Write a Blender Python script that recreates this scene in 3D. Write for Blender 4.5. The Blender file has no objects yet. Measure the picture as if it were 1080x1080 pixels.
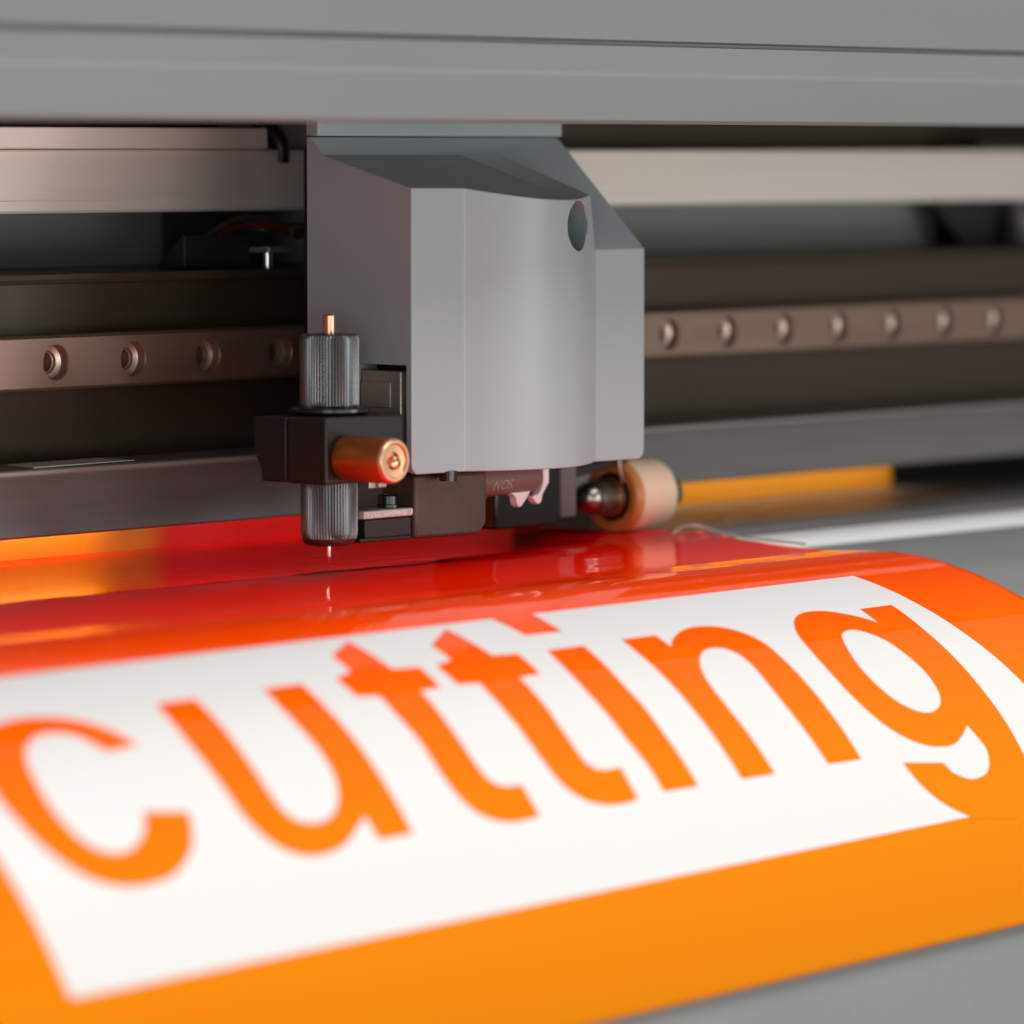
import bpy, bmesh, math, random
from mathutils import Vector, Matrix, geometry
random.seed(4)
S = 0.001                      # everything below is written in millimetres
sc = bpy.context.scene
COL = sc.collection

# ------------------------------------------------------------------ helpers
def V(*a): return Vector(a)

def smoothify(me, ang=35):
    bm = bmesh.new(); bm.from_mesh(me)
    for f in bm.faces: f.smooth = True
    for e in bm.edges:
        if len(e.link_faces) == 2:
            e.smooth = e.calc_face_angle(0) < math.radians(ang)
    bm.to_mesh(me); bm.free()

def build(name, bm, mat, parent=None, bevel=0, ang=35, segs=3, weld=True, limit=30):
    """link a bmesh (absolute millimetres) as ONE mesh object, relative to its parent's base"""
    if weld: bmesh.ops.remove_doubles(bm, verts=bm.verts, dist=0.001)
    bmesh.ops.recalc_face_normals(bm, faces=bm.faces)
    base = Vector((0, 0, 0))
    p = parent
    while p is not None:
        base += p.location; p = p.parent
    for v in bm.verts: v.co = v.co * S - base
    me = bpy.data.meshes.new(name); bm.to_mesh(me); bm.free()
    o = bpy.data.objects.new(name, me); COL.objects.link(o)
    me.materials.append(mat)
    if parent: o.parent = parent
    if bevel:
        m = o.modifiers.new('bevel', 'BEVEL'); m.width = bevel * S; m.segments = segs
        m.limit_method = 'ANGLE'; m.angle_limit = math.radians(limit); m.harden_normals = False
    smoothify(me, ang)
    return o

def thing(name, label, cat, loc, group=None):
    o = bpy.data.objects.new(name, None); COL.objects.link(o)
    o.location = Vector(loc) * S; o.empty_display_size = 0.01
    o['label'] = label; o['category'] = cat
    if group: o['group'] = group
    return o

def tag(o, label, cat, group=None):
    o['label'] = label; o['category'] = cat
    if group: o['group'] = group
    return o

def box(bm, x0, x1, y0, y1, z0, z1):
    vs = [bm.verts.new((x, y, z)) for x in (x0, x1) for y in (y0, y1) for z in (z0, z1)]
    for q in ((0,1,3,2), (4,6,7,5), (0,4,5,1), (2,3,7,6), (0,2,6,4), (1,5,7,3)):
        bm.faces.new([vs[i] for i in q])

def prism(bm, pts, a, b, axis='x'):
    """extrude a closed 2-D outline along an axis (x: pts are y,z; y: pts are x,z; z: pts are x,y)"""
    def P(p, t): return {'x': (t, p[0], p[1]), 'y': (p[0], t, p[1]), 'z': (p[0], p[1], t)}[axis]
    A = [bm.verts.new(P(p, a)) for p in pts]; B = [bm.verts.new(P(p, b)) for p in pts]
    n = len(pts)
    for i in range(n): bm.faces.new((A[i], A[(i+1) % n], B[(i+1) % n], B[i]))
    bm.faces.new(A); bm.faces.new(list(reversed(B)))

def lathe(bm, prof, c, axis='z', n=64, rfun=None, caps=True):
    """prof: list of (t along axis, radius)"""
    rings = []
    for t, r in prof:
        ring = []
        for k in range(n):
            a = 2*math.pi*k/n; rr = rfun(r, k, t) if rfun else r
            u, w = rr*math.cos(a), rr*math.sin(a)
            if axis == 'z': co = (c[0]+u, c[1]+w, t)
            elif axis == 'y': co = (c[0]+u, t, c[1]+w)
            else: co = (t, c[0]+u, c[1]+w)
            ring.append(bm.verts.new(co))
        rings.append(ring)
    for A, B in zip(rings, rings[1:]):
        for k in range(n): bm.faces.new((A[k], A[(k+1) % n], B[(k+1) % n], B[k]))
    if caps:
        bm.faces.new(rings[0]); bm.faces.new(rings[-1])

def tube(bm, pts, r, n=12, caps=True):
    pts = [Vector(p) for p in pts]; rings = []
    for i, p in enumerate(pts):
        d = (pts[min(i+1, len(pts)-1)] - pts[max(i-1, 0)]).normalized()
        up = Vector((0, 0, 1)) if abs(d.z) < .9 else Vector((1, 0, 0))
        a = d.cross(up).normalized(); b = d.cross(a)
        rr = r[i] if isinstance(r, (list, tuple)) else r
        rings.append([bm.verts.new(p + a*rr*math.cos(2*math.pi*k/n) + b*rr*math.sin(2*math.pi*k/n)) for k in range(n)])
    for A, B in zip(rings, rings[1:]):
        for k in range(n): bm.faces.new((A[k], A[(k+1) % n], B[(k+1) % n], B[k]))
    if caps: bm.faces.new(rings[0]); bm.faces.new(rings[-1])

def spline(pts, n=10, closed=False):
    """Catmull-Rom through points; a third/true entry marks a corner (2-D or 3-D points)"""
    out = []; N = len(pts)
    def g(i): return pts[i % N] if closed else pts[max(0, min(N-1, i))]
    for i in range(N if closed else N-1):
        p1, p2 = Vector(g(i)[0]), Vector(g(i+1)[0])
        p0 = Vector(g(i-1)[0]); p3 = Vector(g(i+2)[0])
        if g(i)[1] and g(i+1)[1]:
            out.append(p1); continue
        d1 = max((p2-p1).length, 1e-6)
        m1 = (p2-p1) if g(i)[1] or (not closed and i == 0) else (p2-p0) / ((p1-p0).length + d1) * d1
        m2 = (p2-p1) if g(i+1)[1] or (not closed and i == N-2) else (p3-p1) / ((p3-p2).length + d1) * d1
        for k in range(n):
            s = k/n
            out.append(p1*(2*s**3-3*s**2+1) + m1*(s**3-2*s**2+s) + p2*(-2*s**3+3*s**2) + m2*(s**3-s**2))
    if not closed: out.append(Vector(pts[-1][0]))
    return out

# ------------------------------------------------------------------ materials
def mat(name, col, rough=.5, metal=0., spec=.5, noise=0., nscale=40, bump=0., bscale=300,
        stretch=(1, 1, 1), rvar=0., coat=0., coat_rough=.05, aniso=0., sss=0., trans=0., ior=1.5, dirt=None):
    m = bpy.data.materials.new(name); m.use_nodes = True
    nt = m.node_tree; N = nt.nodes; L = nt.links
    b = N['Principled BSDF']
    b.inputs['Base Color'].default_value = (*col, 1); b.inputs['Roughness'].default_value = rough
    b.inputs['Metallic'].default_value = metal; b.inputs['Specular IOR Level'].default_value = spec
    b.inputs['Coat Weight'].default_value = coat; b.inputs['Coat Roughness'].default_value = coat_rough
    b.inputs['IOR'].default_value = ior; b.inputs['Anisotropic'].default_value = aniso
    b.inputs['Transmission Weight'].default_value = trans
    if sss:
        b.inputs['Subsurface Weight'].default_value = sss
        b.inputs['Subsurface Radius'].default_value = (.006, .003, .0015)
        b.inputs['Subsurface Scale'].default_value = 1
    tc = N.new('ShaderNodeTexCoord'); mp = N.new('ShaderNodeMapping')
    mp.inputs['Scale'].default_value = stretch
    L.new(tc.outputs['Object'], mp.inputs['Vector'])
    if noise or rvar:
        t = N.new('ShaderNodeTexNoise'); t.inputs['Scale'].default_value = nscale; t.inputs['Detail'].default_value = 6
        L.new(mp.outputs['Vector'], t.inputs['Vector'])
        if noise:
            mx = N.new('ShaderNodeMix'); mx.data_type = 'RGBA'
            mx.inputs[6].default_value = (*[c*(1-noise) for c in col], 1)
            mx.inputs[7].default_value = (*[min(1, c*(1+noise)) for c in col], 1)
            L.new(t.outputs['Fac'], mx.inputs[0]); L.new(mx.outputs[2], b.inputs['Base Color'])
        if rvar:
            mr = N.new('ShaderNodeMapRange'); mr.inputs['To Min'].default_value = rough-rvar; mr.inputs['To Max'].default_value = rough+rvar
            mr.inputs['From Min'].default_value = .3; mr.inputs['From Max'].default_value = .7
            L.new(t.outputs['Fac'], mr.inputs['Value']); L.new(mr.outputs['Result'], b.inputs['Roughness'])
    if bump:
        t2 = N.new('ShaderNodeTexNoise'); t2.inputs['Scale'].default_value = bscale; t2.inputs['Detail'].default_value = 4
        L.new(mp.outputs['Vector'], t2.inputs['Vector'])
        bp = N.new('ShaderNodeBump'); bp.inputs['Strength'].default_value = bump; bp.inputs['Distance'].default_value = .0002
        L.new(t2.outputs['Fac'], bp.inputs['Height']); L.new(bp.outputs['Normal'], b.inputs['Normal'])
    return m

M = {}
M['paint']   = mat('grey_paint', (.312, .357, .366), .40, noise=.02, nscale=15, bump=.08, bscale=2500, rvar=.05)
M['hood']    = mat('hood_paint', (.165, .166, .160), .45, noise=.04, nscale=8, bump=.15, bscale=1800, rvar=.05)
M['silver']  = mat('brushed_aluminium', (.80, .735, .67), .5, metal=.3, noise=.06, nscale=60, stretch=(.05, 1, 4), bump=.12, bscale=900, rvar=.06)
M['silver2'] = mat('pale_anodised_strip', (.92, .82, .74), .5, metal=.3, noise=.05, nscale=60, stretch=(.05, 1, 6), bump=.1, bscale=900)
M['rail']    = mat('rail_steel', (.32, .215, .165), .42, metal=.7, noise=.10, nscale=120, stretch=(.12, 1, 3), bump=.15, bscale=1500, rvar=.06)
M['olive']   = mat('dark_anodised_aluminium', (.060, .043, .027), .42, metal=.3, noise=.12, nscale=30, stretch=(.2, 1, 1), bump=.15, bscale=900, rvar=.05)
M['recess']  = mat('grey_back_sheet', (.21, .21, .195), .5, noise=.08, nscale=12)
M['dark']    = mat('black_parts_and_shade', (.012, .011, .010), .7)  # real black parts, plus shade painted in as near-black
M['fascia']  = mat('grey_anodised_fascia', (.32, .31, .295), .40, metal=.3, noise=.10, nscale=200, stretch=(.15, 1, 2), bump=.2, bscale=1400, rvar=.05)
M['platen']  = mat('grey_platen', (.20, .20, .195), .48, noise=.08, nscale=25, stretch=(1, 3, 1), bump=.3, bscale=900, rvar=.05)
M['chrome']  = mat('polished_strip', (.93, .92, .90), .4, metal=.1, noise=.04, nscale=50, stretch=(.05, 1, 1))
M['black']   = mat('black_plastic', (.012, .010, .009), .38, spec=.4, noise=.1, nscale=50, bump=.25, bscale=1600, rvar=.06)
M['gloss']   = mat('glossy_black_plastic', (.010, .009, .009), .22, rvar=.04, nscale=60)
M['knurl']   = mat('black_anodised_knurl', (.13, .13, .133), .27, metal=.85)
M['copper']  = mat('orange_anodised_metal', (.56, .165, .035), .36, metal=.85, noise=.1, nscale=150, bump=.2, bscale=2600)
M['copperend'] = mat('bright_turned_brass', (.80, .48, .28), .36, metal=.9, noise=.06, nscale=200)
M['pin']     = mat('copper_pin', (.85, .43, .27), .28, metal=1.)
M['steel']   = mat('blade_steel', (.85, .84, .82), .22, metal=1.)
M['plate']   = mat('dull_zinc_plate', (.42, .38, .36), .45, metal=.8, noise=.15, nscale=150, bump=.4, bscale=900, rvar=.08)
M['rough']   = mat('sheared_steel_edge', (.50, .44, .41), .5, metal=.7, noise=.45, nscale=900, bump=.8, bscale=1600)
M['bracket'] = mat('brown_black_bracket', (.065, .045, .033), .45, metal=.2, noise=.08, nscale=60, bump=.25, bscale=1600)
M['cableskin'] = mat('brown_sleeve', (.16, .11, .095), .4, noise=.15, nscale=80, bump=.2, bscale=800)
M['seat']    = mat('bright_bore', (.62, .50, .42), .4, metal=.9)
M['print']   = mat('raised_print', (.34, .26, .23), .45)
M['hook']    = mat('pale_pink_plastic', (.84, .82, .80), .45, sss=.05)
M['amber']   = mat('cream_amber_urethane', (.92, .66, .47), .32, noise=.07, nscale=60, sss=.5, bump=.1, bscale=600)
M['amber2']  = mat('amber_urethane_rim', (.62, .24, .05), .35, noise=.05, nscale=60, sss=.3)
M['ring']    = mat('dark_brown_hub', (.05, .025, .015), .35, metal=.3)
M['bronze']  = mat('bronze_bushing', (.50, .32, .20), .28, metal=.95)
M['screw']   = mat('polished_screw', (.40, .38, .36), .26, metal=1.)
M['shaft']   = mat('dark_steel_shaft', (.22, .19, .17), .3, metal=.85, noise=.1, nscale=100)
M['sticker'] = mat('white_label', (.85, .85, .85), .5)
M['redboard'] = mat('red_board', (.70, .004, .004), .5, noise=.06, nscale=30)
M['orange']  = mat('orange_board', (.95, .36, .01), .5, noise=.06, nscale=30)
M['clear']   = mat('pale_film_curl', (.80, .70, .62), .15, trans=.35)
M['wire']    = mat('black_wire', (.035, .028, .026), .22)
M['redwire'] = mat('dark_red_wire', (.10, .012, .010), .3)
M['lead']    = mat('brass_contact', (.9, .62, .42), .25, metal=1.)
M['brace']   = mat('black_end_bracket', (.012, .010, .010), .6)
M['post']    = mat('grey_post', (.13, .12, .12), .5)
M['white']   = mat('white_backing_paper', (.70, .672, .645), .42, spec=.35, noise=.012, nscale=600, bump=.15, bscale=1500)

def twotone():
    m = mat('orange_board_sheet_red', (.9, .3, .01), .5); nt = m.node_tree; N = nt.nodes; L = nt.links; b = N['Principled BSDF']
    tc = N.new('ShaderNodeTexCoord'); sp = N.new('ShaderNodeSeparateXYZ'); L.new(tc.outputs['Object'], sp.inputs[0])
    mr = N.new('ShaderNodeMapRange'); mr.inputs['From Min'].default_value = .022; mr.inputs['From Max'].default_value = .036
    mr.interpolation_type = 'SMOOTHSTEP'; L.new(sp.outputs['X'], mr.inputs['Value'])
    mx = N.new('ShaderNodeMix'); mx.data_type = 'RGBA'; mx.inputs[6].default_value = (.95, .34, .01, 1); mx.inputs[7].default_value = (.80, .006, .003, 1)
    L.new(mr.outputs['Result'], mx.inputs[0]); L.new(mx.outputs[2], b.inputs['Base Color']); return m
M['twotone'] = twotone()  # added red stretch gives the gap the sheet's red reflection
def ribs(m):
    nt = m.node_tree; N = nt.nodes; L = nt.links; b = N['Principled BSDF']
    tc = N.new('ShaderNodeTexCoord'); w = N.new('ShaderNodeTexWave'); w.bands_direction = 'X'; w.inputs['Scale'].default_value = 60
    w.inputs['Distortion'].default_value = .6; w.inputs['Detail'].default_value = 2
    bp = N.new('ShaderNodeBump'); bp.inputs['Strength'].default_value = .07; bp.inputs['Distance'].default_value = .0003
    L.new(tc.outputs['Object'], w.inputs['Vector']); L.new(w.outputs['Fac'], bp.inputs['Height'])
    old = b.inputs['Normal'].links[0].from_socket; L.new(old, bp.inputs['Normal']); L.new(bp.outputs['Normal'], b.inputs['Normal'])
ribs(M['platen'])
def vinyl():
    """orange vinyl with shade painted into its colour, red at the rear to orange in front"""
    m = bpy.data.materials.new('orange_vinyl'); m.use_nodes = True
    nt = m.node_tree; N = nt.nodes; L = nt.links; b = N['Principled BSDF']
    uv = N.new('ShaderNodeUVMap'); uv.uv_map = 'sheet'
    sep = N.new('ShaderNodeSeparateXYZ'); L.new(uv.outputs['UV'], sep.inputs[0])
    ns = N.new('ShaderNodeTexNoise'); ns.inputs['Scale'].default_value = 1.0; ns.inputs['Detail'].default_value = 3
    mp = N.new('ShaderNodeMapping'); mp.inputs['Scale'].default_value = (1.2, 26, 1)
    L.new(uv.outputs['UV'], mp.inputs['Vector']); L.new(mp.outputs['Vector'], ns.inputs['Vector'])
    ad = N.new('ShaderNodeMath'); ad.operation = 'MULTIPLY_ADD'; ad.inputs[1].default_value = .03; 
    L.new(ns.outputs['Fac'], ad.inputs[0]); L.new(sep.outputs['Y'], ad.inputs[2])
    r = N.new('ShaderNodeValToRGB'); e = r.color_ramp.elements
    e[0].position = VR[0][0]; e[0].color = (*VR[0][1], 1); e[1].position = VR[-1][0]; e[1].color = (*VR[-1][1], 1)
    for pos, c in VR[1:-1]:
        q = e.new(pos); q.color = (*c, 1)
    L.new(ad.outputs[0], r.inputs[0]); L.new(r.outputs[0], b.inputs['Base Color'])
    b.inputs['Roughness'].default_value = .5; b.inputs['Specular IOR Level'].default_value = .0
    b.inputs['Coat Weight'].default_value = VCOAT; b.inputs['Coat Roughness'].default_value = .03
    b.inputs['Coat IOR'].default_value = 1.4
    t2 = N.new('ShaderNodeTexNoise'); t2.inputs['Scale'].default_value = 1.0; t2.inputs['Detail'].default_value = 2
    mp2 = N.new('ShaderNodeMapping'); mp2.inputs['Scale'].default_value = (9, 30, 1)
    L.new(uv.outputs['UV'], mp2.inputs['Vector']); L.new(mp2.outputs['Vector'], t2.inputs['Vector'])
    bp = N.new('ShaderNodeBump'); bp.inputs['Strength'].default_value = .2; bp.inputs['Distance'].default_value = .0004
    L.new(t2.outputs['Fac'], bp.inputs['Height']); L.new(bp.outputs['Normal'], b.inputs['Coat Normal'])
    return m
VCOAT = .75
# the sheet coordinate is v/250 (0 at the rear, 1 at the front edge)
VR = [(.25, (.93, .002, .001)), (.40, (.98, .020, .0)), (.555, (.98, .068, .0)), (.64, (.93, .097, .0)), (.80, (.84, .168, .0)), (.90, (.74, .195, .0)), (1.0, (.66, .19, .0))]  # rear shade painted in as red, lit front as orange
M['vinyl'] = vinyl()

# ------------------------------------------------------------------ camera
F = 5000.0
vx = Vector((4360, 380, -5000)).normalized()
vy = Vector((-(380**2 + F*F)/4360, 380, -5000)).normalized()
vz = vx.cross(vy)
CAMP = Vector((-839.28159943, -788.85105419, 103.0))
cam = bpy.data.cameras.new('camera'); co = bpy.data.objects.new('camera', cam); COL.objects.link(co)
Rm = Matrix((vx, vy, vz))            # rows: world axes in camera space -> world = Rm @ cam
co.matrix_world = Matrix.Translation(CAMP*S) @ Rm.to_4x4()
cam.sensor_width = 36; cam.lens = F/1080*36
cam.clip_start = .02; cam.clip_end = 50
cam.dof.use_dof = True; cam.dof.focus_distance = 1.18; cam.dof.aperture_fstop = cam.lens/17.0
cam.dof.aperture_blades = 0
sc.camera = co
WORLD = .24
LIGHTS = [
 ('key_light', (120, -560, 1000), (60, -60, 0), 900, 700, 13.6, (.96, .98, 1)),  # broad soft area light above the front
 ('front_fill', (-50, -1500, -260), (60, 0, 60), 1500, 420, 8.5, (1, .97, .94)),  # area light added low in front to reach under the hood
 ('side_fill', (730, -1330, 60), (60, 0, 60), 400, 600, 4.0, (.98, .99, 1)),  # area light added for the highlight on the bulging front
 ('left_fill', (-900, -800, 60), (0, 40, 70), 500, 500, 2.3, (.86, .96, 1)),
 ('gap_fill_left', (-180, 84, 14), (-180, 91, 9.5), 380, 4, .05, (1, .9, .75)),  # unseen area light added to brighten the left orange strip
 ('gap_fill_centre', (98, 82, 16), (98, 91, 8), 140, 4, .007, (1, .9, .75)),  # unseen area light added to brighten the red stretch
 ('gap_fill_right', (286, 84, 14), (286, 91, 9.5), 130, 4, .012, (1, .9, .75)),  # unseen area light added for the right-hand orange strip
]
LT = {
'c':[(-176.8,171.7,1),(-179.1,167.3),(-182.4,163.8),(-186.4,161.1),(-192.2,159.3),(-198.0,158.8),(-204.0,159.7),(-207.1,160.7),(-211.1,163.6),(-215.2,168.2),(-219.0,174.6),(-221.0,180.8),(-220.4,186.9),(-218.9,192.1),(-216.7,196.3),(-213.8,199.7),(-210.3,202.4),(-206.3,204.1),(-201.7,205.0),(-196.5,205.1),(-190.7,204.2),(-185.6,201.8),(-181.5,198.4),(-179.4,195.4),(-177.6,191.4,1),(-188.2,189.8,1),(-189.7,192.5),(-192.1,195.0),(-195.7,197.2),(-198.4,198.1),(-201.5,198.1),(-204.5,197.3),(-207.0,195.6),(-209.2,192.7),(-210.3,189.2),(-210.9,184.9),(-210.2,179.8),(-208.8,174.8),(-206.5,170.4),(-202.8,166.8),(-198.5,164.7),(-194.0,164.4),(-190.3,165.5),(-187.9,167.6),(-186.5,170.4),(-185.1,172.2,1)],
'u':[(-159.7,159.9,1),(-149.2,160.0,1),(-150.4,168.2),(-151.8,176.9),(-152.6,184.5),(-152.9,190.9),(-152.1,195.1),(-150.0,197.6),(-146.2,198.8),(-142.1,198.7),(-138.2,197.1),(-134.9,194.2),(-132.4,190.4),(-130.8,185.9),(-130.1,180.2),(-129.9,173.5),(-129.1,166.5),(-127.5,159.6,1),(-116.4,159.6,1),(-118.0,169.4),(-118.7,178.2),(-119.4,186.8),(-119.8,194.6),(-120.1,200.0),(-120.3,204.2,1),(-130.0,204.3,1),(-130.3,198.4,1),(-132.2,199.3),(-136.3,201.7),(-140.0,203.7),(-144.9,205.1),(-150.5,205.3),(-154.6,204.4),(-158.5,202.1),(-161.4,198.4),(-163.1,193.2),(-163.2,186.3),(-163.2,179.5),(-162.2,170.2)],
't1':[(-84.3,143.0,1),(-95.5,149.2,1),(-97.8,157.3,1),(-104.4,159.1,1),(-105.4,166.1,1),(-99.0,166.9,1),(-100.1,174.4),(-100.2,182.0),(-101.1,191.2),(-100.5,197.3),(-98.4,201.6),(-94.9,204.1),(-89.8,205.6),(-84.5,205.7),(-80.5,205.4,1),(-80.4,198.1,1),(-84.9,197.9),(-87.8,196.7),(-89.6,194.1),(-89.8,187.7),(-88.7,178.5),(-86.7,167.1,1),(-79.8,166.9,1),(-78.1,159.1,1),(-86.3,158.4,1)],
't2':[(-51.4,142.8,1),(-64.0,150.1,1),(-65.3,157.7,1),(-72.1,159.3,1),(-73.3,166.8,1),(-66.7,167.2,1),(-67.7,174.8),(-68.4,184.2),(-68.6,192.6),(-67.8,198.1),(-65.4,201.9),(-61.9,204.3),(-56.6,205.7),(-51.3,205.9),(-47.3,205.5,1),(-46.9,197.9,1),(-52.4,197.9),(-55.7,196.4),(-56.9,193.5),(-56.6,185.8),(-55.2,176.7),(-53.8,167.2,1),(-46.3,166.9,1),(-44.8,158.8,1),(-52.7,158.2,1)],
'i':[(-34.1,159.1,1),(-22.0,159.1,1),(-23.6,166.5),(-25.2,175.1),(-25.3,181.9),(-25.8,190.4),(-25.7,198.0),(-25.7,204.9,1),(-37.0,204.8,1),(-37.2,197.2),(-38.1,190.7),(-38.0,183.5),(-37.8,175.6),(-36.4,167.1)],
'dot':[(-31.8,138.2,1),(-32.5,150.2,1),(-20.8,150.5,1),(-18.2,138.9,1)],
'n':[(-7.0,158.6,1),(4.7,158.7,1),(4.2,164.5,1),(8.8,161.2),(15.5,158.2),(21.0,157.2),(25.9,157.7),(30.3,159.3),(33.6,162.7),(35.3,167.4),(35.1,174.1),(34.8,182.1),(34.6,190.6),(34.7,198.5),(34.7,205.4,1),(22.9,205.2,1),(22.4,198.0),(22.0,190.5),(22.2,182.8),(23.3,174.9),(23.1,170.2),(21.0,167.3),(17.0,166.1),(12.5,166.9),(7.9,169.8),(4.3,174.0),(2.2,178.9),(1.4,185.9),(1.6,193.2),(1.8,200.0),(2.0,205.2,1),(-9.3,205.1,1),(-9.5,197.9),(-9.5,191.0),(-9.5,183.6),(-9.1,175.5),(-8.3,166.7)],
'g':[(85.1,158.9,1),(97.4,158.9,1),(95.7,171.0),(95.5,182.7),(95.7,193.5),(95.9,203.3),(95.3,213.0),(94.3,217.9),(91.8,221.9),(87.2,225.0),(81.1,226.9,1),(65.5,224.9,1),(61.9,223.2),(57.4,220.6),(53.6,217.1),(51.1,213.2),(49.7,209.0,1),(63.5,210.8,1),(65.4,213.7),(70.1,216.0),(74.6,216.2),(78.8,215.1),(81.5,212.6),(83.3,209.0),(82.6,205.4),(81.2,201.2,1),(79.0,202.6),(75.4,204.5),(70.9,205.9),(65.5,205.7),(60.9,204.6),(55.8,202.0),(51.4,197.8),(48.5,192.2),(47.1,185.4),(47.4,177.4),(49.1,170.4),(51.7,165.1),(56.7,160.2),(62.8,157.4),(70.4,157.3),(75.8,159.6),(80.7,163.1),(83.7,166.2,1)],
'ghole':[(64.7,168.3),(68.6,166.6),(72.4,166.8),(75.5,168.9),(78.4,172.8),(79.8,178.1),(80.8,184.0),(80.1,190.1),(77.9,194.2),(74.2,196.5),(70.0,197.1),(65.8,196.0),(62.1,193.3),(59.5,189.3),(58.3,184.2),(58.8,178.6),(61.4,172.7)],
'edge':[(107.2,139.8),(107.3,149.9),(107.5,161.6),(108.9,172.9),(111.1,182.7),(113.2,193.5)],
}
# ------------------------------------------------------------------ the sheet's curved profile (measured along its arc length t, from the rear)
KN = [0, 50, 85, 110, 135, 160, 185, 210, 240, 270, 300, 340, 400]
PHF = [0, -.2, 3.0, -2.4, 10.8, 23, 40.9, 54.7, 67.4, 79, 86, 88, 88]      # film
PHP = [0, 0, 0, 1.5, 10.0, 23, 40.9, 54.7, 67.4, 79, 86, 88, 88]            # platen
def profile(ph):
    ph = [math.radians(a) for a in ph]; n = len(KN); g = []
    for i in range(n):
        if i == 0: g.append((ph[1]-ph[0])/(KN[1]-KN[0]))
        elif i == n-1: g.append((ph[-1]-ph[-2])/(KN[-1]-KN[-2]))
        else:
            h0, h1 = KN[i]-KN[i-1], KN[i+1]-KN[i]
            g.append((h0*h0*ph[i+1] + (h1*h1-h0*h0)*ph[i] - h1*h1*ph[i-1])/(h0*h1*(h0+h1)))
    ys, zs, ps = [60.0], [0.0], []; dt = .5
    for k in range(801):
        t = k*dt; i = max(0, min(n-2, next((j for j in range(n) if KN[j] >= t), n-1)-1)); h = KN[i+1]-KN[i]; s = (t-KN[i])/h
        ps.append((2*s**3-3*s**2+1)*ph[i] + (s**3-2*s**2+s)*h*g[i] + (-2*s**3+3*s**2)*ph[i+1] + (s**3-s**2)*h*g[i+1])
    for k in range(1, 801):
        a = (ps[k]+ps[k-1])/2; ys.append(ys[-1]-math.cos(a)*dt); zs.append(zs[-1]-math.sin(a)*dt)
    def at(t, off=0):
        if t <= 0: return (60-t, off)
        if t >= 400:
            a = ps[-1]; return (ys[-1]-math.cos(a)*(t-400)-math.sin(a)*off, zs[-1]-math.sin(a)*(t-400)+math.cos(a)*off)
        k = int(t/dt); f = t/dt-k; k2 = min(k+1, 800)
        y = ys[k]*(1-f)+ys[k2]*f; z = zs[k]*(1-f)+zs[k2]*f; a = ps[k]*(1-f)+ps[k2]*f
        return (y-math.sin(a)*off, z+math.cos(a)*off)
    return at
film_at = profile(PHF); platen_at = profile(PHP)
DE = math.radians(.64)
def sheet(u, v, off=0.0):
    s = u*math.cos(DE)+v*math.sin(DE); t = -u*math.sin(DE)+v*math.cos(DE)
    y, z = film_at(t, off); return Vector((s, y, z))

def uv_layer(bm, uvs):
    lay = bm.loops.layers.uv.new('sheet')
    for f in bm.faces:
        for l in f.loops: l[lay].uv = (uvs[l.vert][0]/250, uvs[l.vert][1]/250)

def sheet_patch(name, loops, mat_, parent, off, step=2.0, thick=0):
    """a flat shape in sheet coordinates (outline and holes), cut every few mm and laid on the curved sheet"""
    tris = geometry.tessellate_polygon([[Vector((p[0], p[1], 0)) for p in lp] for lp in loops])
    flat = [p for lp in loops for p in lp]
    bm = bmesh.new(); vs = [bm.verts.new((p[0], p[1], 0)) for p in flat]
    for t in tris:
        try: bm.faces.new([vs[i] for i in t])
        except ValueError: pass
    v0 = min(p[1] for p in flat); v1 = max(p[1] for p in flat)
    k = math.ceil(v0/step)
    while k*step < v1:
        bmesh.ops.bisect_plane(bm, geom=bm.verts[:]+bm.edges[:]+bm.faces[:], plane_co=(0, k*step, 0), plane_no=(0, 1, 0), dist=1e-5)
        k += 1
    uvs = {v: (v.co.x, v.co.y) for v in bm.verts}
    uv_layer(bm, uvs)
    for v in bm.verts: v.co = sheet(v.co.x, v.co.y, off)
    for f in bm.faces:
        f.normal_update()
    bmesh.ops.recalc_face_normals(bm, faces=bm.faces)
    up = sum((f.normal.z*f.calc_area() for f in bm.faces))
    if up < 0: bmesh.ops.reverse_faces(bm, faces=bm.faces)
    base = Vector(parent.location)
    for v in bm.verts: v.co = v.co*S - base
    me = bpy.data.meshes.new(name); bm.to_mesh(me); bm.free()
    for p in me.polygons: p.use_smooth = True
    me.materials.append(mat_)
    o = bpy.data.objects.new(name, me); COL.objects.link(o); o.parent = parent
    return o

# ================================================================== THE SHEET
film = thing('vinyl_sheet', 'glossy orange vinyl sheet with a white panel reading cutting, draped over the platen', 'vinyl sheet', (0, 0, 0))
bm = bmesh.new(); uvs = {}
def edge_u(v):
    return 149.3 + 6.5*math.exp(-((v-52)/9)**2) + .25*math.sin(v/9)
vv = [-150+4*i for i in range(38)] + [2+1.5*i for i in range(167)] + [252.4]
rows = []
for v in vv:
    row = []
    ue = edge_u(v)
    us = [-460+12*i for i in range(50)] + [ue-6, ue-2, ue]
    us = [u for u in us if u < ue-8] + [ue-6, ue-2.5, ue]
    while len(us) < 54: us.insert(0, us[0]-12)
    us = us[-52:]
    for u in us:
        lift = 0
        if 8 < v < 75: lift = .6*math.exp(-((u-ue)/5)**2)*math.sin((v-8)/67*math.pi)*(1+.5*math.sin(v*.5))
        p = bm.verts.new(sheet(u, v, lift)); uvs[p] = (u, v); row.append(p)
    rows.append(row)
for A, B in zip(rows, rows[1:]):
    for i in range(len(A)-1): bm.faces.new((A[i], B[i], B[i+1], A[i+1]))
uv_layer(bm, uvs)
fo = build('vinyl_layer', bm, M['vinyl'], film, weld=False, ang=60)
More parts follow.
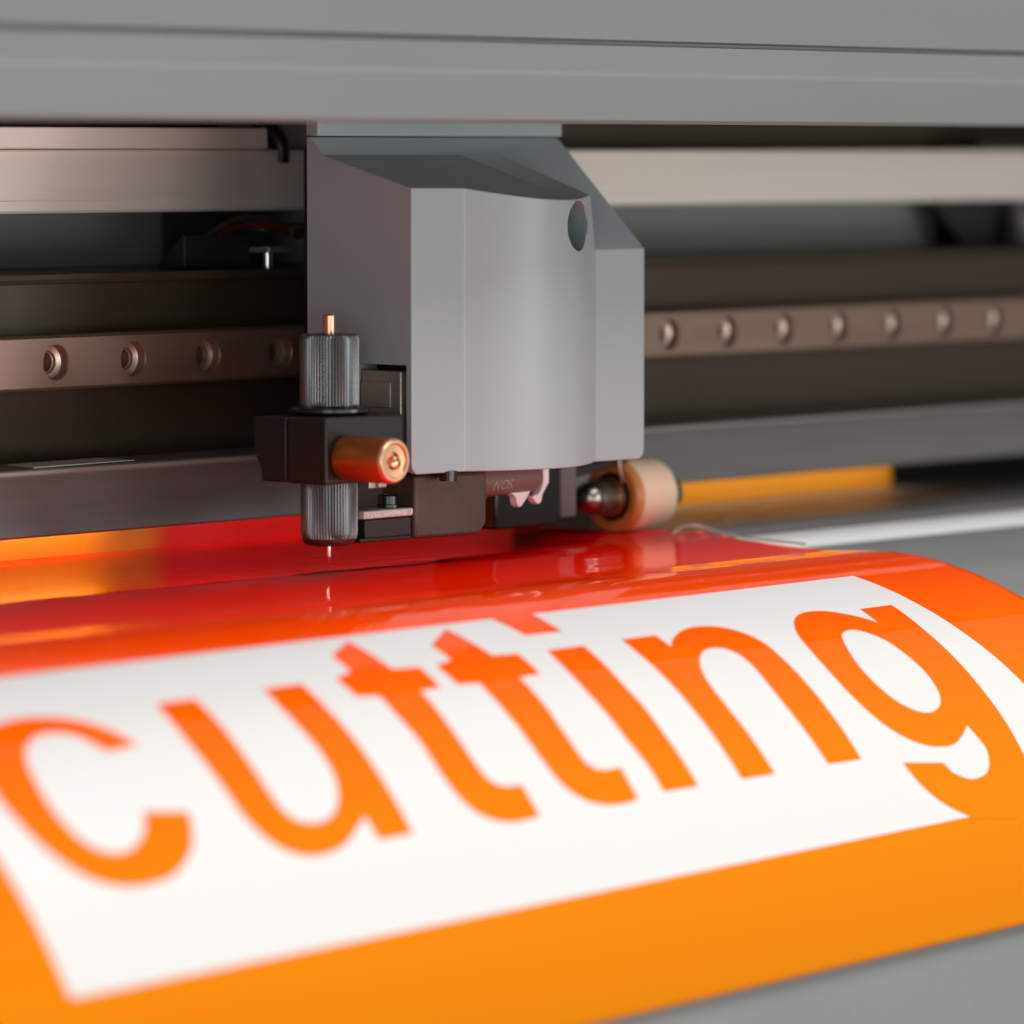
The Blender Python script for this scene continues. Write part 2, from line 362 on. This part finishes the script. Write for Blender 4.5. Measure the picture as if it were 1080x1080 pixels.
sd = fo.modifiers.new('thickness', 'SOLIDIFY'); sd.thickness = .25*S; sd.offset = -1

edge = [(106.9, 139.4), (107.3, 149.9), (107.6, 161.6), (108.9, 172.9), (111.1, 182.7), (113.6, 193.5), (115.5, 205), (117, 216), (117.5, 224.7)]
left = [(-229.4, 224.9), (-230.3, 205), (-231.3, 190), (-232.0, 165), (-232.4, 139.4)]
pan = spline([(p, i in (0, 8)) for i, p in enumerate(edge)], 6)
pl = [tuple(p) for p in pan] + [(-229.4+1.6, 225.2), (-229.4+.4, 224.6)] + left[1:]
panel = sheet_patch('white_panel', [pl], M['white'], film, .05)
panel['label'] = 'white rectangular panel behind the orange letters'
def grow(lp, d):
    n = len(lp); ar = sum(lp[i][0]*lp[(i+1) % n][1]-lp[(i+1) % n][0]*lp[i][1] for i in range(n)); sg = 1 if ar > 0 else -1
    out = []
    for i in range(n):
        a, p, c = Vector(lp[i-1]), Vector(lp[i]), Vector(lp[(i+1) % n])
        e1, e2 = (p-a).normalized(), (c-p).normalized()
        n1, n2 = Vector((e1.y, -e1.x))*sg, Vector((e2.y, -e2.x))*sg
        m = n1+n2
        m = m/max(m.length, .3); m = m/max(m.dot(n1), .6); out.append((p.x+m.x*d, p.y+m.y*d))
    return out
def loop(k): return loop0(k)
def loop0(k):
    g = grow([(p[0], p[1]) for p in LT[k]], -.4 if k == 'ghole' else .45)
    return [tuple(p) for p in spline([(q, len(p) > 2) for q, p in zip(g, LT[k])], 7, True)]
for k, ch in (('c', 'c'), ('u', 'u'), ('t1', 'first t'), ('t2', 'second t'), ('i', 'i'), ('dot', 'i'), ('n', 'n'), ('g', 'g')):
    lps = [loop(k)] + ([loop('ghole')] if k == 'g' else [])
    if k == 'dot':
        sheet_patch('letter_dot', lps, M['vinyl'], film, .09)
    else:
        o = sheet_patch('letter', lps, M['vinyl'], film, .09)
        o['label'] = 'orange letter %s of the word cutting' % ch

# ================================================================== THE MACHINE
pm = thing('cutting_plotter', 'grey vinyl cutting machine with long hood, drilled guide rail, beams and curved platen', 'plotter', (0, 60, 0))
X0, X1 = -520, 900
# platen: behind the strip, and the curved front
bm = bmesh.new()
pts = [(200, -1.6), (32, -1.6), (31.2, -2.4)]
prism(bm, pts + [(31.2, -9), (200, -9)], X0, X1)
build('rear_platen', bm, M['platen'], pm, bevel=.3)
bm = bmesh.new(); pr = []
for t in [83+2*i for i in range(150)] + [420, 520]:
    y, z = platen_at(t, -2.2); pr.append((y, z))
A = [(-23, -12)] + pr
rA = [[bm.verts.new((x, p[0], p[1])) for p in A] for x in (X0, -260, 0, 260, 520, X1)]
for a, b in zip(rA, rA[1:]):
    for i in range(len(A)-1): bm.faces.new((a[i], a[i+1], b[i+1], b[i]))
build('front_platen', bm, M['apron'] if 'apron' in M else M['platen'], pm, ang=25)
bm = bmesh.new(); prism(bm, [(-9.5, -3.6), (-8.8, -2.5), (-7, -1.5), (-4, -.95), (-1, -.7), (2, -.8), (4, -1.3), (5, -2.4), (5, -4), (-9.5, -4.2)], X0, X1); build('cutting_strip', bm, M['chrome'], pm, bevel=.4)
bm = bmesh.new(); lathe(bm, [(X0, 2.2), (X1, 2.2)], (25, -3.4), 'x', 24); build('grit_roller', bm, M['fascia'], pm)
bm = bmesh.new(); box(bm, X0, X1, -32, 31, -16, -11); box(bm, X0, X1, -9.2, 4.8, -11.2, -4.3); build('added_dark_floor', bm, M['dark'], pm)  # dark floor and filler added to keep stray light out of the grooves
# fascia and ledge
bm = bmesh.new()
fz = [(62.5, 8.3), (61.6, 8.9), (62.2, 12), (63.4, 16), (65, 20), (66, 23.4), (60, 23.8), (50.4, 24.5), (49.8, 25.0), (49.9, 25.9), (50.6, 26.25), (72, 26.3), (72, 12), (66, 8.3)]
prism(bm, fz, X0, X1)
build('fascia', bm, M['fascia'], pm, ang=20)
bm = bmesh.new(); 
vs = [bm.verts.new(c) for c in ((-46, 64.7, 26.5), (-13.5, 65.9, 26.5), (-14.0, 53, 26.5), (-49.8, 51.2, 26.5))]
bm.faces.new(vs)
r = bmesh.ops.extrude_face_region(bm, geom=bm.faces[:]); 
for g_ in r['geom']:
    if isinstance(g_, bmesh.types.BMVert): g_.co.z += .15
build('sticker', bm, M['sticker'], pm)['label'] = 'thin white sticker on the dark ledge'
# slide beam with its shelf
bm = bmesh.new()
prism(bm, [(70, 26.4), (70, 70.2), (64.5, 70.6), (64, 71.6), (64.2, 72.7), (118, 72.9), (118, 60), (90, 58), (90, 26.4)], X0, X1)
build('slide_beam', bm, M['olive'], pm, ang=20)
# recess back, upper beam
bm = bmesh.new(); box(bm, X0, 404, 112, 116, 73, 103.4); build('recess_panel', bm, M['recess'], pm)
bm = bmesh.new()
prism(bm, [(80.6, 87.6), (80, 88.2), (80, 90.6), (80.15, 90.8), (80, 91.0), (80, 103.0), (80.5, 103.5), (111.9, 103.5), (111.9, 87.6)], X0, X1)
build('upper_beam', bm, M['silver'], pm, ang=20)
bm = bmesh.new(); box(bm, X0, 59.5, 77.5, 100, 103.7, 109.2); build('top_strip', bm, M['silver2'], pm, bevel=.4)
bm = bmesh.new(); box(bm, 382, X1, 78.5, 81, 103.8, 107); build('end_block', bm, M['brace'], pm, bevel=.4)
bm = bmesh.new(); box(bm, 59.8, X1, 96, 100, 103.7, 112); build('rear_cover', bm, M['olive'], pm)
# hood
bm = bmesh.new()
hd = [(-21, 109.8), (-22, 110.6), (-22, 119.2), (-21.3, 121.8), (-16.5, 128.6), (-15.7, 129.3), (-14.4, 129.4), (-14.4, 130.1), (-15.4, 130.5), (-11, 190), (-9, 190), (-13, 131), (-19.5, 120), (-20.2, 111.5)]
hd = [(-21.3, 109.8), (-22, 110.7), (-22, 119.6), (-21.8, 121.4), (-21.0, 122.6), (-19.4, 129.0), (-18.0, 129.35), (-18.0, 130.0), (-19.6, 130.5), (-14, 190), (118, 190), (118, 112.5), (-19, 112.5), (-20.3, 109.8)]
hd = [((y-34, 103+(z-103)*.979) if y < 100 else (y, z)) for y, z in hd]
prism(bm, hd, X0, X1)
build('hood', bm, M['hood'], pm, ang=18)
bm = bmesh.new(); box(bm, X0, X1, 120, 124, -9, 189); build('rear_wall', bm, M['dark'], pm)
# guide rail with counterbored holes
def drilled_strip(bm, x0, x1, z0, z1, y, holes, r, depth, r2, depth2, n=32):
    zc = (z0+z1)/2; cells = []
    xs = [x0] + [(a+b)/2 for a, b in zip(holes, holes[1:])] + [x1]
    for i, hx in enumerate(holes):
        a, b = xs[i], xs[i+1]
        outer, inner = [], []
        for k in range(n):
            t = 2*math.pi*k/n; c, s_ = math.cos(t), math.sin(t)
            sx = ((b-hx) if c > 0 else (hx-a))/max(abs(c), 1e-9); sz = (z1-zc)/max(abs(s_), 1e-9); q = min(sx, sz)
            outer.append(bm.verts.new((hx+c*q, y, zc+s_*q)))
            inner.append(bm.verts.new((hx+c*r, y, zc+s_*r)))
        ch = [bm.verts.new((v.co.x+(hx-v.co.x)*.05, y+.35, v.co.z+(zc-v.co.z)*.05)) for v in inner]
        bot = [bm.verts.new((v.co.x, y+depth, v.co.z)) for v in ch]
        mid = [bm.verts.new((hx+(v.co.x-hx)*r2/r, y+depth+.6, zc+(v.co.z-zc)*r2/r)) for v in ch]
        low = [bm.verts.new((v.co.x, y+depth2, v.co.z)) for v in mid]
        for R1, R2 in ((outer, inner), (inner, ch), (ch, bot), (bot, mid), (mid, low)):
            for k in range(n): bm.faces.new((R1[k], R1[(k+1) % n], R2[(k+1) % n], R2[k]))
        bm.faces.new(low)
        # corners of the cell
        for cx in (a, b):
            for cz in (z0, z1):
                cand = sorted(outer, key=lambda v: (v.co.x-cx)**2+(v.co.z-cz)**2)
                e1 = min((v for v in outer if abs(v.co.x-cx) < 1e-4), key=lambda v: abs(v.co.z-cz))
                e2 = min((v for v in outer if abs(v.co.z-cz) < 1e-4), key=lambda v: abs(v.co.x-cx))
                if e1 is not e2 and (e1.co-e2.co).length > 1e-4:
                    bm.faces.new((e1, e2, bm.verts.new((cx, y, cz))))
holes = [-33.8+26.55*n for n in range(-4, 24)]
bm = bmesh.new(); RX0, RX1 = holes[0]-13, holes[-1]+13
drilled_strip(bm, RX0, RX1, 45.3, 57.3, 60, holes, 4.45, 3.4, 2.5, 7)
for a, b, c, d in (((60, 57.3), (61, 58.0), (69.9, 58.0), None), ((60, 45.3), (61, 44.6), (69.9, 44.6), None)):
    for p, q in ((a, b), (b, c)):
        bm.faces.new([bm.verts.new(t) for t in ((RX0, p[0], p[1]), (RX1, p[0], p[1]), (RX1, q[0], q[1]), (RX0, q[0], q[1]))])
o = build('guide_rail', bm, M['rail'], pm, ang=30); o['label'] = 'long brown-grey steel rail with a row of counterbored holes'
for hx in holes:
    bm = bmesh.new(); lathe(bm, [(64.2, 2.6), (63.2, 2.9), (62.9, 4.0), (62.7, 4.3)], (hx, 51.3) if False else (hx, 51.3), 'y', 24, caps=False)
    build('hole_seat', bm, M['seat'], o)
# right-hand end bracket and post in the recess
bm = bmesh.new(); prism(bm, [(387, 87.5), (450, 87.5), (450, 73), (404, 73), (402, 74.5)], 100, 103, 'y'); build('end_bracket', bm, M['brace'], pm, bevel=.5)
bm = bmesh.new(); tube(bm, spline([((425, 93, 73), 0), ((426, 93, 78), 0), ((425, 93.5, 83), 0), ((426, 95, 87.4), 0)], 6), [4.4]*6+[4.2]*6+[3]*7, 20); build('end_post', bm, M['post'], pm)
bm = bmesh.new(); box(bm, 404.5, X1, 112, 116, 73, 103.4); build('shaded_end_panel', bm, M['dark'], pm)  # shaded end of the recess wall, painted near-black

# orange boards in the gap behind the fascia, with an added red stretch
bl = bmesh.new(); box(bl, -420, 172, 90, 93, -1.2, 20)
o = build('orange_backstop', bl, M['twotone'], None, bevel=.3); 
tag(o, 'strip in the gap behind the blade holder, orange at its left end, added red stretch for the sheet beyond', 'strip', 'orange strips seen through the gap under the fascia')
bl = bmesh.new(); box(bl, 222, 352, 90, 93, -1.5, 20)
o = build('orange_backstop', bl, M['orange'], None, bevel=.3)
tag(o, 'orange strip behind the pinch roller, in the gap on the right', 'strip', 'orange strips seen through the gap under the fascia')

# ================================================================== THE CARRIAGE
cg = thing('tool_carriage', 'grey moulded cutting head carriage with a bulging front and a round hole', 'carriage', (66, 10, 24))
XL, XR = 19.1, 114.0
curve = spline([((38.6, -10), 1), ((45, -13.6), 0), ((53, -16.5), 0), ((62, -17.9), 0), ((70, -17.4), 0), ((76, -15.8), 0), ((82, -13.1), 0), ((85, -11.5), 0), ((88, -9.8), 0), ((93.8, -5.9), 1)], 4)
iB = min(range(len(curve)), key=lambda i: abs(curve[i].x-85))
def mainz(y): return 77.9+.971*(y+5.7)
def topz(x, y): return 102.2-(19.3-y)*(.273+.055*max(0, (x-19.1)/66)**2)
def botz(x): return 24.0-(x-19.1)*.008
bm = bmesh.new()
def nv(x, y, z): return bm.verts.new((x, y, z))
yb = 25.3
foot = [(XL, yb), (XL, 24), (XL, 19.3), (XL, -10), ] + [tuple(p) for p in curve] + [(XR, -5.7), (XR, 24), (XR, yb)]
nc = len(curve)
top = []
for i, (x, y) in enumerate(foot):
    if i in (0, 1): z = 106.7
    elif i == 2: z = 102.2
    elif i == 3: z = topz(x, y)
    elif i < 4+nc:
        j = i-4
        if j <= iB: z = topz(x, y)
        else:
            q = (j-iB)/(nc-1-iB); zB = topz(*curve[iB]); z = zB*(1-q)+77.9*q
            z = zB+(77.9-zB)*(q**1.15)
    elif i == 4+nc: z = 77.9
    else: z = 106.7
    top.append(nv(x, y, z))
bot = [nv(x, y, botz(x)) for x, y in foot]
n = len(foot)
for i in range(n): bm.faces.new((top[i], top[(i+1) % n], bot[(i+1) % n], bot[i]))
bm.faces.new(bot)
Ain = nv(83.7, 19.3, 102.2)
# raised front slope
back = [top[2]]
front = [top[3]] + top[4:4+iB+1]
prev_b = top[2]
for j in range(1, len(front)):
    if j == len(front)-1: nb = Ain
    else:
        f_ = (front[j].co.x-XL)/(front[-1].co.x-XL); nb = nv(XL+(83.7-XL)*f_, 19.3, 102.2)
    bm.faces.new((prev_b, front[j-1], front[j], nb)); back.append(nb); prev_b = nb
# side wall of the raised part
for j in range(4+iB, 4+nc-1): bm.faces.new((Ain, top[j], top[j+1]))
# main slope and flat roof
bm.faces.new([top[1]] + back + [top[4+nc-1], top[4+nc], top[4+nc+1]])
bm.faces.new((top[0], top[1], top[4+nc+1], top[4+nc+2]))
bmesh.ops.recalc_face_normals(bm, faces=bm.faces)
ee = [e for e in bm.edges if {e.verts[0], e.verts[1]} <= {bot[2], bot[3], bot[1], bot[0]} and abs(e.verts[0].co.x-e.verts[1].co.x) < 1e-6]
ee += [e for e in bm.edges if e.verts[0] in (bot[4+nc], bot[4+nc+1], bot[4+nc+2]) and e.verts[1] in (bot[4+nc], bot[4+nc+1], bot[4+nc+2])]
bmesh.ops.bevel(bm, geom=ee, offset=2.6, segments=5, profile=.5, affect='EDGES')
hs = build('housing', bm, M['paint'], cg, ang=28)
def cut(target, fn):
    b = bmesh.new(); fn(b); c = build('cutter', b, M['dark'], target.parent)
    m = target.modifiers.new('cut', 'BOOLEAN'); m.object = c; m.operation = 'DIFFERENCE'; m.solver = 'EXACT'
    bpy.context.view_layer.update()
    ev = target.evaluated_get(bpy.context.evaluated_depsgraph_get())
    me = bpy.data.meshes.new_from_object(ev); target.modifiers.clear(); old = target.data; target.data = me
    bpy.data.meshes.remove(old); cm = c.data; bpy.data.objects.remove(c); bpy.data.meshes.remove(cm)
def f1(b): lathe(b, [(-30, 6.3), (8, 6.3)], (75.6, 84.4), 'y', 48)
def f2(b): box(b, 10, 40, -8.0, 8.9, 10, 50.8)
cut(hs, f1); cut(hs, f2)
for mi in range(len(hs.data.materials)): hs.data.materials[mi] = M['paint']
m = hs.modifiers.new('bevel', 'BEVEL'); m.width = .38*S; m.segments = 3; m.use_clamp_overlap = False; m.limit_method = 'ANGLE'; m.angle_limit = math.radians(27); m.harden_normals = True
smoothify(hs.data, 181)
hs['label'] = 'grey moulded cover with sloping roof, bulging front and round hole'
bm = bmesh.new(); box(bm, XL+1.6, XR+.4, 22.8, 27, 106.9, 112.3); build('top_flange', bm, M['paint'], cg, bevel=.5)
# what is inside the notch
bm = bmesh.new(); box(bm, 27, 39.5, -7.9, 8.8, 24.3, 50.7); build('notch_liner', bm, M['black'], cg)
bm = bmesh.new(); box(bm, 21.0, 24.5, -6.6, 8.5, 24.4, 49.2); box(bm, 20.6, 21.2, -1.5, 8.5, 40, 46.5); box(bm, 18.8, 20.9, -6.6, -5.4, 24.4, 49.2)
build('slide_plate', bm, M['plate'], cg, bevel=.3)
# rear slider
bm = bmesh.new(); box(bm, 53, 108, 27, 59, 30, 104); build('rear_slider', bm, M['dark'], cg, bevel=1)
# clamp block
bm = bmesh.new()
prism(bm, [(-10.5, 23.1), (-10.5, 39.4), (2.5, 39.2), (2.5, 23.1)], -12.2, 15.4)
build('clamp_body', bm, M['black'], cg, bevel=.7)
bm = bmesh.new()
prism(bm, [(2.9, 23.2), (2.9, 39.2), (13.9, 38.9), (13.9, 32), (13.4, 30), (11.4, 26), (11.2, 23.2)], -12.0, 15.2)
build('clamp_jaw', bm, M['black'], cg, bevel=.5)
bm = bmesh.new(); box(bm, 15.3, 20.9, -5.8, 6, 24.2, 37); build('clamp_arm', bm, M['black'], cg, bevel=.4)
bm = bmesh.new(); box(bm, 8, 14.5, -6, 1, 21.0, 23.2); box(bm, 10.5, 13.2, -7, -5.9, 21.2, 23.0); build('clamp_nut', bm, M['plate'], cg, bevel=.3)
# clamp knob: copper coloured, axis towards the front
NK = 90
def knr(r, k, t): return r*(1+(.018 if k % 2 else 0)) if -26 < t < -11.5 else r
bm = bmesh.new(); KC = (-5.6, 29.4)
lathe(bm, [(-10.6, 5.0), (-11.4, 5.45), (-11.6, 5.45), (-25.9, 5.45), (-26.1, 5.4)], KC, 'y', NK*2, knr, caps=False)
kb = build('clamp_knob', bm, M['copper'], cg, ang=40)
bm = bmesh.new()
lathe(bm, [(-26.05, 5.42), (-26.7, 5.3), (-27.1, 4.9), (-27.1, 4.3), (-26.4, 3.9), (-26.3, 2.6), (-26.3, 2.2), (-25.2, 2.1), (-25.2, .05)], KC, 'y', 48, caps=False)
build('knob_face', bm, M['copperend'], kb, ang=40)
bm = bmesh.new(); lathe(bm, [(-25.3, 1.7), (-26.6, 1.6), (-27.0, 1.0), (-27.1, .05)], (KC[0]+.9, KC[1]-.6), 'y', 24, caps=False); build('knob_screw', bm, M['pin'], kb)
# bracket under the head, plate and sensor block
bm = bmesh.new(); prism(bm, [(25.6, 7.6), (25.6, 23.4), (52.6, 23.2), (52.6, 9.8), (49.6, 7.2)], -5.2, 6, 'y'); build('lower_bracket', bm, M['bracket'], cg, bevel=1.0)
bm = bmesh.new(); prism(bm, [(5.6, 1), (8.0, -4.6), (25.4, -4.8), (25.4, 6), (6, 6)], 13.4, 15.4, 'z'); pe = build('blade_plate', bm, M['rough'], cg, bevel=.35)
bm = bmesh.new(); lathe(bm, [(15.4, 2.9), (16.2, 2.9), (16.4, 2.5), (18.3, 2.5), (18.7, 2.1), (18.7, 1.2), (17.8, 1.1), (17.8, .05)], (21.3, 0), 'z', 24, caps=False); build('cap_screw', bm, M['gloss'], cg)
bm = bmesh.new(); box(bm, 8.4, 25.2, -4.2, 5, 8.6, 13.2); box(bm, 6.6, 25.2, -4.3, 5, 7.7, 8.7); build('sensor_block', bm, M['black'], cg, bevel=.3)
bm = bmesh.new(); lathe(bm, [(21.8, .05), (21.8, 2.2), (24.2, 2.4)], (33.5, -9.0), 'z', 20, caps=False); 
build('rubber_stop', bm, M['gloss'], cg)
# solenoid sleeve with raised letters, and the pale cable hooks
bm = bmesh.new(); lathe(bm, [(54, 4.2), (76, 4.3), (79, 4.0), (81, 3.2), (82.4, 1.8), (82.8, .05)], (4, 19.9), 'x', 36)
sl = build('cable_sleeve', bm, M['cableskin'], cg)
tcu = bpy.data.curves.new('sleeve_text', 'FONT'); tcu.body = 'NOS /'; tcu.size = 3.6*S; tcu.extrude = .12*S; tcu.shear = .4; tcu.space_character = .9
to = bpy.data.objects.new('sleeve_text', tcu); COL.objects.link(to)
bpy.context.view_layer.update()
tm = bpy.data.meshes.new_from_object(to.evaluated_get(bpy.context.evaluated_depsgraph_get()))
bpy.data.objects.remove(to); bpy.data.curves.remove(tcu)
for v in tm.vertices:                                  # wrap the lettering round the sleeve
    a = (v.co.y-1.6*S)/(4.3*S); rr = 4.28*S+v.co.z
    v.co = Vector((v.co.x+.0605, .004-math.cos(a-.18)*rr, .0199+math.sin(a-.18)*rr))
base = sl.parent.location
for v in tm.vertices: v.co -= base
tm.materials.clear(); tm.materials.append(M['print'])
to = bpy.data.objects.new('sleeve_text', tm); COL.objects.link(to); to.parent = sl
def hook_poly(name, pts, y0, y1):
    b = bmesh.new(); prism(b, pts, y0, y1, 'y'); return build(name, b, M['hook'], cg, bevel=.3)
hook_poly('cable_hook', [(82.6, 23.6), (84.9, 23.6), (84.9, 18.2), (83.2, 16.2), (82.4, 15.2), (82.0, 13.6), (81.0, 12.7), (79.9, 13.2), (78.2, 14.8), (79.6, 15.4), (80.7, 15.4), (82.0, 16.8), (82.7, 18.4)], 2.0, 4.5)
hook_poly('cable_hook', [(69.0, 16.4), (76.6, 16.5), (75.4, 15.2), (73.2, 12.9), (72.2, 12.5), (71.2, 13.2), (70.8, 15.2)], 1.0, 3.5)
bm = bmesh.new(); lathe(bm, [(57, 3.4), (63, 3.6), (68, 3.4), (70, 2)], (12, 15.5), 'x', 24); build('roller_pin', bm, M['screw'], cg)

# ================================================================== THE BLADE HOLDER
bh = thing('blade_holder', 'black knurled blade holder upright in the clamp, copper pin on top, blade below', 'blade holder', (0, 0, 3))
NG = 58
def kn(z0, z1):
    def f(r, k, t):
        if z0 <= t <= z1:
            ph = (k % 3); return r*(1.0 if ph == 0 else (1.0 if ph == 1 else .955))
        return r
    return f
bm = bmesh.new(); lathe(bm, [(41.3, 7.0), (41.6, 7.25), (57.6, 7.25), (58.6, 7.05), (58.95, 6.7), (58.95, 2.4), (58.7, 2.3), (58.7, .1)], (0.3, 0), 'z', NG*3, kn(41.55, 57.7), caps=False)
build('adjuster_knob', bm, M['knurl'], bh, ang=30)
bm = bmesh.new(); lathe(bm, [(39.5, 8), (39.7, 9.6), (40.2, 10.1), (40.9, 10.1), (41.3, 9.7), (41.4, 6.8)], (0.1, 0), 'z', 72, caps=False); build('flange', bm, M['gloss'], bh)
bm = bmesh.new(); lathe(bm, [(23.3, 6.6), (22.9, 6.95), (10.6, 6.95), (9.3, 6.8), (8.2, 6.2), (7.6, 5.4), (7.5, 5.0), (7.5, 1.0), (7.2, .9), (7.2, .1)], (0.1, 0), 'z', NG*3, kn(10.5, 23), caps=False)
build('lower_knob', bm, M['knurl'], bh, ang=30)
bm = bmesh.new(); lathe(bm, [(58, 1.5), (63.3, 1.5), (63.6, 1.2), (63.6, .05)], (.3, 0), 'z', 24, caps=False); build('pin', bm, M['pin'], bh)
bm = bmesh.new(); lathe(bm, [(7.6, .5), (5.0, .5), (4.4, .42), (3.0, .10), (2.9, .02)], (0, 0), 'z', 16, caps=False); build('blade', bm, M['steel'], bh)

# ================================================================== THE PINCH ROLLER
pr_ = thing('pinch_roller', 'cream and amber pinch roller pressing on the rear of the vinyl sheet', 'pinch roller', (146, 29, 0))
RC = (29, 10.0); RR = 9.9
bm = bmesh.new(); lathe(bm, [(144.6, RR), (157.8, RR), (159.0, 9.5), (159.4, 8.6), (159.4, 3)], RC, 'x', 72, caps=False); ty = build('tyre', bm, M['amber'], pr_)
bm = bmesh.new(); lathe(bm, [(142.2, 6.6), (142.0, 7.0), (142.0, 8.9), (142.6, 9.6), (144.6, RR)], RC, 'x', 72, caps=False); build('tyre_rim', bm, M['amber2'], pr_)
bm = bmesh.new(); lathe(bm, [(142.2, 6.7), (143.8, 6.4), (144.0, 3)], RC, 'x', 48, caps=False); build('hub', bm, M['ring'], pr_)
bm = bmesh.new(); lathe(bm, [(144, 5.4), (141.6, 5.4), (141.4, 5.0), (140.8, 4.9), (140.8, 5.3), (139.6, 5.2), (139.5, 4.4)], RC, 'x', 36, caps=False); build('bushing', bm, M['bronze'], pr_)
bm = bmesh.new(); lathe(bm, [(168.5, 3.2), (168, 4.0), (161, 4.2), (159.2, 3.8)], RC, 'x', 30); lathe(bm, [(145, 4.5), (134.6, 4.5), (134.2, 4.1)], RC, 'x', 36); build('axle', bm, M['shaft'], pr_)
bm = bmesh.new(); lathe(bm, [(134.4, 3.2), (133.6, 3.2), (133.5, 4.2), (132.6, 4.3), (131.2, 4.0), (130.0, 3.2), (129.2, 2.0), (128.9, .05)], (29, 10.3), 'x', 36, caps=False); build('end_screw', bm, M['screw'], pr_)
bm = bmesh.new(); box(bm, 88, 113.6, 23, 44, 4.6, 21.6); build('arm_block', bm, M['gloss'], pr_, bevel=.6)
bm = bmesh.new(); box(bm, 113.8, 120.4, 22.6, 42, 6.2, 22.4); build('arm_plate', bm, M['post'], pr_, bevel=.8)
bm = bmesh.new(); prism(bm, [(120.6, 19.2), (143, 21.4), (143, 19.8), (120.6, 16.4)], 23.5, 32, 'y'); box(bm, 120.6, 128, 32, 40, 5, 22); build('arm', bm, M['black'], pr_, bevel=.4)
bm = bmesh.new(); tube(bm, spline([((137.5, 22.5, 22.6), 0), ((138.0, 22.6, 18), 0), ((139.5, 23, 15.5), 0), ((141, 24, 14.2), 0)], 6), .5, 8); build('spring_wire', bm, M['plate'], pr_)

# ================================================================== CABLES ON THE SHELF
bk = thing('shelf_bracket', 'black wedge shaped bracket standing on the shelf left of the carriage', 'bracket', (35, 80, 73))
bm = bmesh.new(); prism(bm, [(75, 73), (75, 81.5), (76, 81.5), (86, 73)], 26, 50.6); build('wedge', bm, M['brace'], bk, bevel=.35)
bm = bmesh.new(); box(bm, 50.9, 55.6, 77, 92, 73, 81); build('side_tab', bm, M['black'], bk, bevel=.3)
ar = thing('reader_arm', 'thin grey metal arm reaching from the shelf bracket to the carriage', 'arm', (60, 70, 73))
bm = bmesh.new(); box(bm, 50, 75, 68, 76, 76.8, 78.3); build('bar', bm, M['plate'], ar, bevel=.3)
bm = bmesh.new(); lathe(bm, [(73, 1.2), (76.8, 1.2)], (52.5, 71), 'z', 16); build('spacer', bm, M['steel'], ar)
bm = bmesh.new(); box(bm, 44, 150, 98, 101, 73.1, 87.4); build('added_dark_backing', bm, M['dark'], bk)  # dark plate added over the recess so it stays black beside the carriage
cb = thing('cable_loop', 'black and dark red wires looping behind the carriage above the shelf', 'cable', (55, 74, 80))
def wire(zc, dx, m_, r):
    b = bmesh.new()
    tube(b, spline([((38+dx, 82, 79), 0), ((41+dx, 80, 82.0), 0), ((48+dx, 78, 84.2+zc), 0), ((56, 76, 84.2+zc), 0), ((64, 74, 83.0+zc), 0), ((72, 72, 82.8+zc), 0)], 8), r, 12)
    build('wire', b, m_, cb)
wire(1.0, 0, M['wire'], .8); wire(-.3, 4, M['redwire'], .7); wire(-1.6, 7, M['wire'], .6)
for dz in (0, 1.2, 2.2):
    bm = bmesh.new(); lathe(bm, [(62.6, .55), (66.5, .55)], (72, 80.6+dz), 'x', 12); build('contact', bm, M['lead'], cb)
bm = bmesh.new(); tube(bm, spline([((62, 84, 111), 0), ((66, 82, 108), 0), ((68, 81, 104.5), 0), ((68, 81, 100), 0)], 8), 2.4, 16)
tag(build('hose', bm, M['black'], None), 'short black hose hanging under the hood left of the carriage', 'hose')
# curl of film waste at the rear corner of the sheet
bm = bmesh.new()
tube(bm, spline([((149, 13, .3), 0), ((150.5, 13, 1.4), 0), ((153.5, 12, 2.4), 0), ((156.5, 10, 2.1), 0), ((158, 6, 1.0), 0), ((157.5, 1, .35), 0), ((155, -7, .2), 0), ((152.6, -18, .1), 0), ((151.4, -30, -.1), 0)], 8), [.22]*20+[.5]*24+[.3]*21, 10)
tag(build('film_curl', bm, M['clear'], None), 'thin pale curl of waste film at the right rear corner of the sheet', 'film scrap')

# ================================================================== LIGHT
w = bpy.data.worlds.new('World'); sc.world = w; w.use_nodes = True
bg = w.node_tree.nodes['Background']; bg.inputs[0].default_value = (.98, .96, .94, 1); bg.inputs[1].default_value = WORLD
def area(name, loc, target, sx, sy, power, col):
    l = bpy.data.lights.new(name, 'AREA'); l.shape = 'RECTANGLE'; l.size = sx*S; l.size_y = sy*S; l.energy = power; l.color = col
    o = bpy.data.objects.new(name, l); COL.objects.link(o); o.location = Vector(loc)*S
    d = (Vector(target)-Vector(loc)).normalized(); o.rotation_euler = d.to_track_quat('-Z', 'Y').to_euler(); return o
for a in LIGHTS: area(*a)

sc.render.engine = 'CYCLES'
sc.view_settings.view_transform = 'Standard'; sc.view_settings.look = 'None'
sc.view_settings.exposure = 0; sc.view_settings.gamma = 1
sc.render.resolution_x = 1024; sc.render.resolution_y = 1024
sc.cycles.samples = 256; sc.cycles.use_denoising = True
sc.cycles.max_bounces = 8
